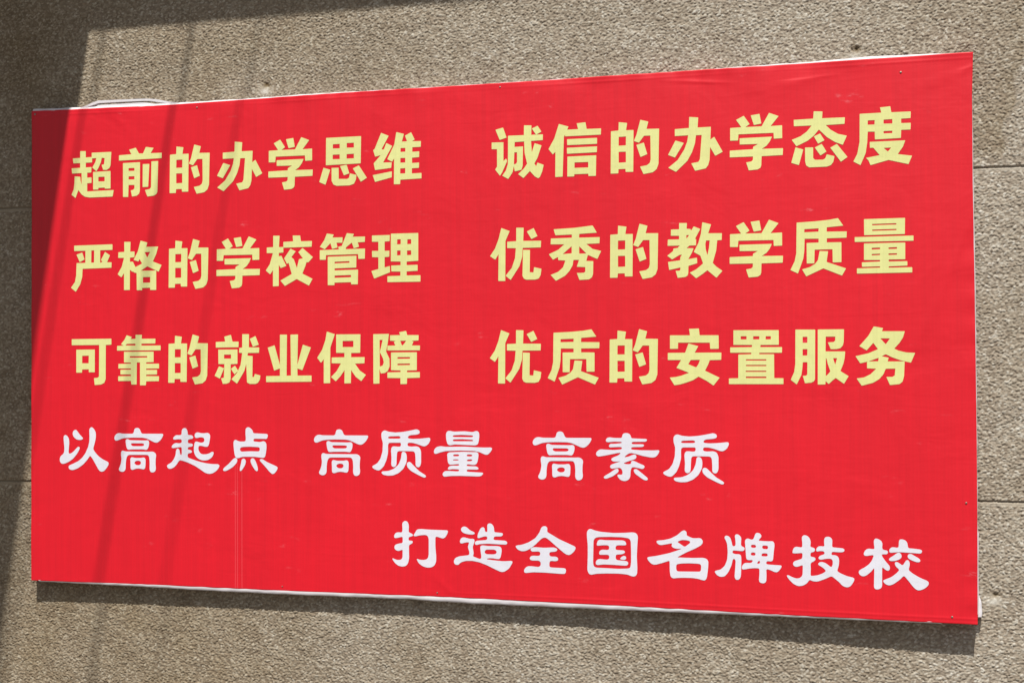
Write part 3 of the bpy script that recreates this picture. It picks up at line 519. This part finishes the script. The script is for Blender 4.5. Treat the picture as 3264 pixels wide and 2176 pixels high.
for (x, z, r) in ((0.0098, 1.2460, .0034), (0.49, 1.2389, .0026), (1.3097, 1.2430, .0024), (1.1436, 0.0151, .0024),
                  (2.3467, 0.0126, .0030), (2.3786, 0.2631, .0028), (2.2481, 1.2182, .0030), (0.7289, 0.0145, .0020)):
    bm = bmesh.new()
    bmesh.ops.create_uvsphere(bm, u_segments=12, v_segments=6, radius=r * 0.8)
    for v in bm.verts: v.co = Vector((v.co.x, v.co.z * 0.45, v.co.y))
    bmesh.ops.recalc_face_normals(bm, faces=bm.faces[:])
    m_ = bpy.data.meshes.new("screw"); bm.to_mesh(m_); bm.free()
    o = link("screw", m_, M_SCREW); o.location = (x, -float(bow(x)) - 0.0008, z); spart(o)

# ------------------------------------------------------------------ wall
wall = bpy.data.objects.new("wall", None); COL.objects.link(wall); wall.location = (1.2, 0, -1.05)
tag(wall, "grey-brown pebble-dash wall in courses with thin level joints behind the red signboard", "wall")
def wpart(o, p=None):
    o.parent = p or wall
    if p is None: o.location = o.location - Vector((1.2, 0, -1.05))
    return o
JOINTS = (0.2635, 1.0025)
X0, X1, Z0, Z1, H = -0.20, 2.58, -0.34, 1.61, 0.0016
EX0, EX1, EZ0, EZ1 = -14.0, 16.0, -1.05, 4.4
gx = np.arange(X0, X1 + H / 2, H); gz = np.arange(Z0, Z1 + H / 2, H)
GX, GZ = np.meshgrid(gx, gz)
def smooth_noise(X, Z, s, seed):
    r = np.random.default_rng(seed); T = r.random((64, 64))
    u, v = X / s + 17.3, Z / s + 9.1
    i, j = np.floor(u).astype(int), np.floor(v).astype(int)
    a, b = u - i, v - j; a = a * a * (3 - 2 * a); b = b * b * (3 - 2 * b)
    t = lambda p, q: T[p % 64, q % 64]
    return (t(i, j) * (1 - a) + t(i + 1, j) * a) * (1 - b) + (t(i, j + 1) * (1 - a) + t(i + 1, j + 1) * a) * b
# pebbles: a jittered lattice of flattened stones, each leaning its own way
CW, CH = 0.0062, 0.0044
nu, nv = 512, 512
JX, JZ = rng.random((nu, nv)), rng.random((nu, nv))
SA = 0.0028 + 0.0026 * rng.random((nu, nv)); SB = 0.0017 + 0.0015 * rng.random((nu, nv))
AN = rng.normal(0, 0.45, (nu, nv)); HT = 0.0008 + 0.0017 * rng.random((nu, nv)); TN = rng.random((nu, nv))
CA, SNA = np.cos(AN), np.sin(AN)
ci, cj = np.floor(GX / CW).astype(int), np.floor(GZ / CH).astype(int)
hgt = np.zeros_like(GX); tone = np.full_like(GX, 0.25)
for di in (-1, 0, 1):
    for dj in (-1, 0, 1):
        i, j = (ci + di), (cj + dj); a, b = i % nu, j % nv
        px = (i + JX[a, b]) * CW + (j % 2) * CW * 0.5 * 0; pz = (j + JZ[a, b]) * CH
        dx, dz = GX - px, GZ - pz
        e = ((dx * CA[a, b] + dz * SNA[a, b]) / SA[a, b]) ** 2 + ((-dx * SNA[a, b] + dz * CA[a, b]) / SB[a, b]) ** 2
        h = HT[a, b] * np.sqrt(np.clip(1 - e, 0, 1))
        m = h > hgt
        hgt[m] = h[m]; tone[m] = TN[a, b][m]
hgt += 0.0014 * smooth_noise(GX, GZ, 0.05, 3) + 0.0010 * smooth_noise(GX, GZ, 0.012, 4) + 0.0005 * smooth_noise(GX, GZ, 0.004, 5)
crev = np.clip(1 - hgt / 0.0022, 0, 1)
dirt_and_tint = 0.42 * smooth_noise(GX, GZ, 0.55, 11) + 0.30 * smooth_noise(GX, GZ, 0.16, 12) + 0.22 * smooth_noise(GX, GZ, 0.05, 13)
dirt_and_tint = np.clip((dirt_and_tint - 0.34) * 0.7, 0, 1) + 0.46 * np.clip((2.1 - GX) / 2.1, 0, 1)      # patchy dirt, plus a broad tint, darker and browner towards the left
# run-off stain at the right of the board
sxp = np.interp(GZ, [0.98, 1.04, 1.13, 1.233, 1.371, 1.6], [2.435, 2.445, 2.462, 2.488, 2.498, 2.505])
edge = (GX - sxp) + 0.02 * (smooth_noise(GX, GZ, 0.05, 21) - 0.5)
on = np.clip((GZ - 1.01) / 0.03, 0, 1)
dirt_and_tint += on * 0.42 * np.where(edge < 0.012, np.exp(-np.clip(0.012 - edge, 0, 1) / 0.05), np.exp(-((edge - 0.012) / 0.006) ** 2))
dirt_and_tint += 0.25 * on * np.clip((2.52 - GX) * 8, 0, 1) * np.clip((GX - 1.9) * 2, 0, 1)
# knocks in the render: a dark hole with a pale smear below
for (cx, cz, s) in ((0.673, 1.293, 1.0), (2.150, 1.286, 1.2), (2.439, 0.058, 0.9)):
    d = np.hypot((GX - cx) / (0.009 * s), (GZ - cz) / (0.007 * s))
    d = d * (0.7 + 0.7 * smooth_noise(GX, GZ, 0.006, 41)) + 0.25 * smooth_noise(GX, GZ, 0.004, 42)
    hgt -= 0.005 * np.exp(-d ** 2); crev = np.maximum(crev, np.exp(-d ** 2) * 1.4); dirt_and_tint += 0.9 * np.exp(-d ** 2)
    d2 = np.hypot((GX - cx + 0.004) / 0.020, (GZ - cz + 0.017 * s) / 0.011)
    k = np.exp(-d2 ** 2)
    hgt = hgt * (1 - 0.8 * k) + 0.0025 * k; tone = tone * (1 - k) + 1.0 * k; crev = crev * (1 - k); dirt_and_tint = dirt_and_tint * (1 - 0.8 * k)
dirt_and_tint = np.clip(dirt_and_tint, 0, 1)
# level joints: a rebate with a smooth lower lip
for zj in JOINTS:
    w = 0.0027 + 0.0010 * (smooth_noise(GX, GZ * 0, 0.07, 31) - 0.5)
    zc = zj + 0.0010 * (smooth_noise(GX, GZ * 0, 0.3, 32) - 0.5)
    k = np.clip((w - np.abs(GZ - zc)) / 0.0012, 0, 1)
    hgt = hgt * (1 - k) + (-0.0022) * k
    lip = np.clip((0.0040 - np.abs(GZ - (zc - 0.0062))) / 0.0015, 0, 1) * np.clip(0.55 + smooth_noise(GX, GZ * 0, 0.03, 33), 0, 1)
    hgt = hgt * (1 - 0.85 * lip) + 0.0012 * lip
    crev = crev * (1 - lip); tone = tone * (1 - lip) + 0.62 * lip
    crev = crev * (1 - k); tone = tone * (1 - k) + 0.42 * k
fine = np.stack([GX, -hgt, GZ], -1)
n_r, n_c = GX.shape
ID = np.arange(n_r * n_c).reshape(n_r, n_c)
qx, qz = (GX[:-1, :-1] + H / 2), (GZ[:-1, :-1] + H / 2)
keep = ~((qx > 0.05) & (qx < 2.34) & (qz > 0.05) & (qz < 1.20))       # nothing can be seen behind the board
bounds = [Z0 - 1, JOINTS[0], JOINTS[1], Z1 + 1]
slabs = []
for k in range(3):
    zl, zh = (EZ0, JOINTS[0] - .005) if k == 0 else (JOINTS[k - 1] + .005, (JOINTS[k] - .005) if k < 2 else EZ1)
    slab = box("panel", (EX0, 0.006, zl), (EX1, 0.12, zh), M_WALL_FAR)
    wpart(slab); slabs.append(slab)
    m = keep & (qz > bounds[k]) & (qz <= bounds[k + 1])
    F = np.stack([ID[:-1, :-1][m], ID[:-1, 1:][m], ID[1:, 1:][m], ID[1:, :-1][m]], -1)
    used = np.unique(F); remap = np.zeros(n_r * n_c, np.int32); remap[used] = np.arange(len(used))
    me = from_arrays("pebble_dash", fine.reshape(-1, 3)[used], remap[F], True)
    for nm, arr in (("tone", tone), ("crevice", crev), ("dirt_and_tint", dirt_and_tint)):
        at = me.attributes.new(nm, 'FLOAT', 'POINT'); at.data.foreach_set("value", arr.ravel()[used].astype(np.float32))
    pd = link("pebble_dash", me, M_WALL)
    pd.parent = slab
    tag(pd, None, None, None, "stuff")
# render beyond the part the photograph shows, flush with it
_j0, _j1 = JOINTS
for (a, b, c, d) in [(p, q, r0, r1) for p, q in ((EX0, X0), (X1, EX1)) for r0, r1 in ((EZ0, _j0 - .0035), (_j0 + .0035, _j1 - .0035), (_j1 + .0035, EZ1))] \
        + [(X0, X1, EZ0, Z0), (X0, X1, Z1, EZ1)]:
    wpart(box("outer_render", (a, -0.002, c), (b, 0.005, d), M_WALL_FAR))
for zj in JOINTS:
    wpart(box("joint", (EX0, 0.007, zj - 0.005), (EX1, 0.1, zj + 0.005), M_JOINT))

# ------------------------------------------------------------------ ground and the canopy overhead
gm = from_arrays("ground", [(-60, -60, -1.05), (60, -60, -1.05), (60, 60, -1.05), (-60, 60, -1.05)], [(0, 1, 2, 3)])
tag(link("ground", gm, M_PAVE), kind="structure")

ZE = 2.315
can = bpy.data.objects.new("canopy", None); COL.objects.link(can); can.location = (0, 0, ZE)
tag(can, "concrete eaves and canopy overhead whose shadow falls across the upper left of the wall", "canopy")
def cpart(o): o.parent = can; o.location = o.location - Vector((0, 0, ZE)); return o
cpart(prism("eaves_slab", [(EX0, -0.001), (EX1, -0.001), (EX1, -0.45), (EX0, -0.45)], ZE, ZE + 0.12, M_CONC))
ps = cpart(prism("canopy_slab", [(EX0, -0.452), (0.242, -0.452), (0.2975, -2.405), (EX0, -2.405)], ZE, ZE + 0.12, M_CONC))
for v in ps.data.vertices:                      # the canopy rises outwards
    if v.co.y < -1: v.co.z += 3.97 - ZE
ZC = ZE + 1.71
for n_, (x0, r, lb) in enumerate(((0.3454, 0.0042, "black overhead cable nearest the canopy corner"), (0.6104, 0.0054, "thickest black overhead cable, middle one of three"),
                 (0.8024, 0.0027, "thinnest black overhead cable, farthest from the canopy corner"))):
    c = rod("overhead_cable", (0, 0, 0), (-0.1325 * 7.0, -7.0, 0.0), r, M_BAR)
    c.location = (x0 + 0.2 * 0.9 + 0.1325 * 0.9, 0.0, ZC)
    tag(c, lb, "cable", "overhead cables out of the picture that shade the board")
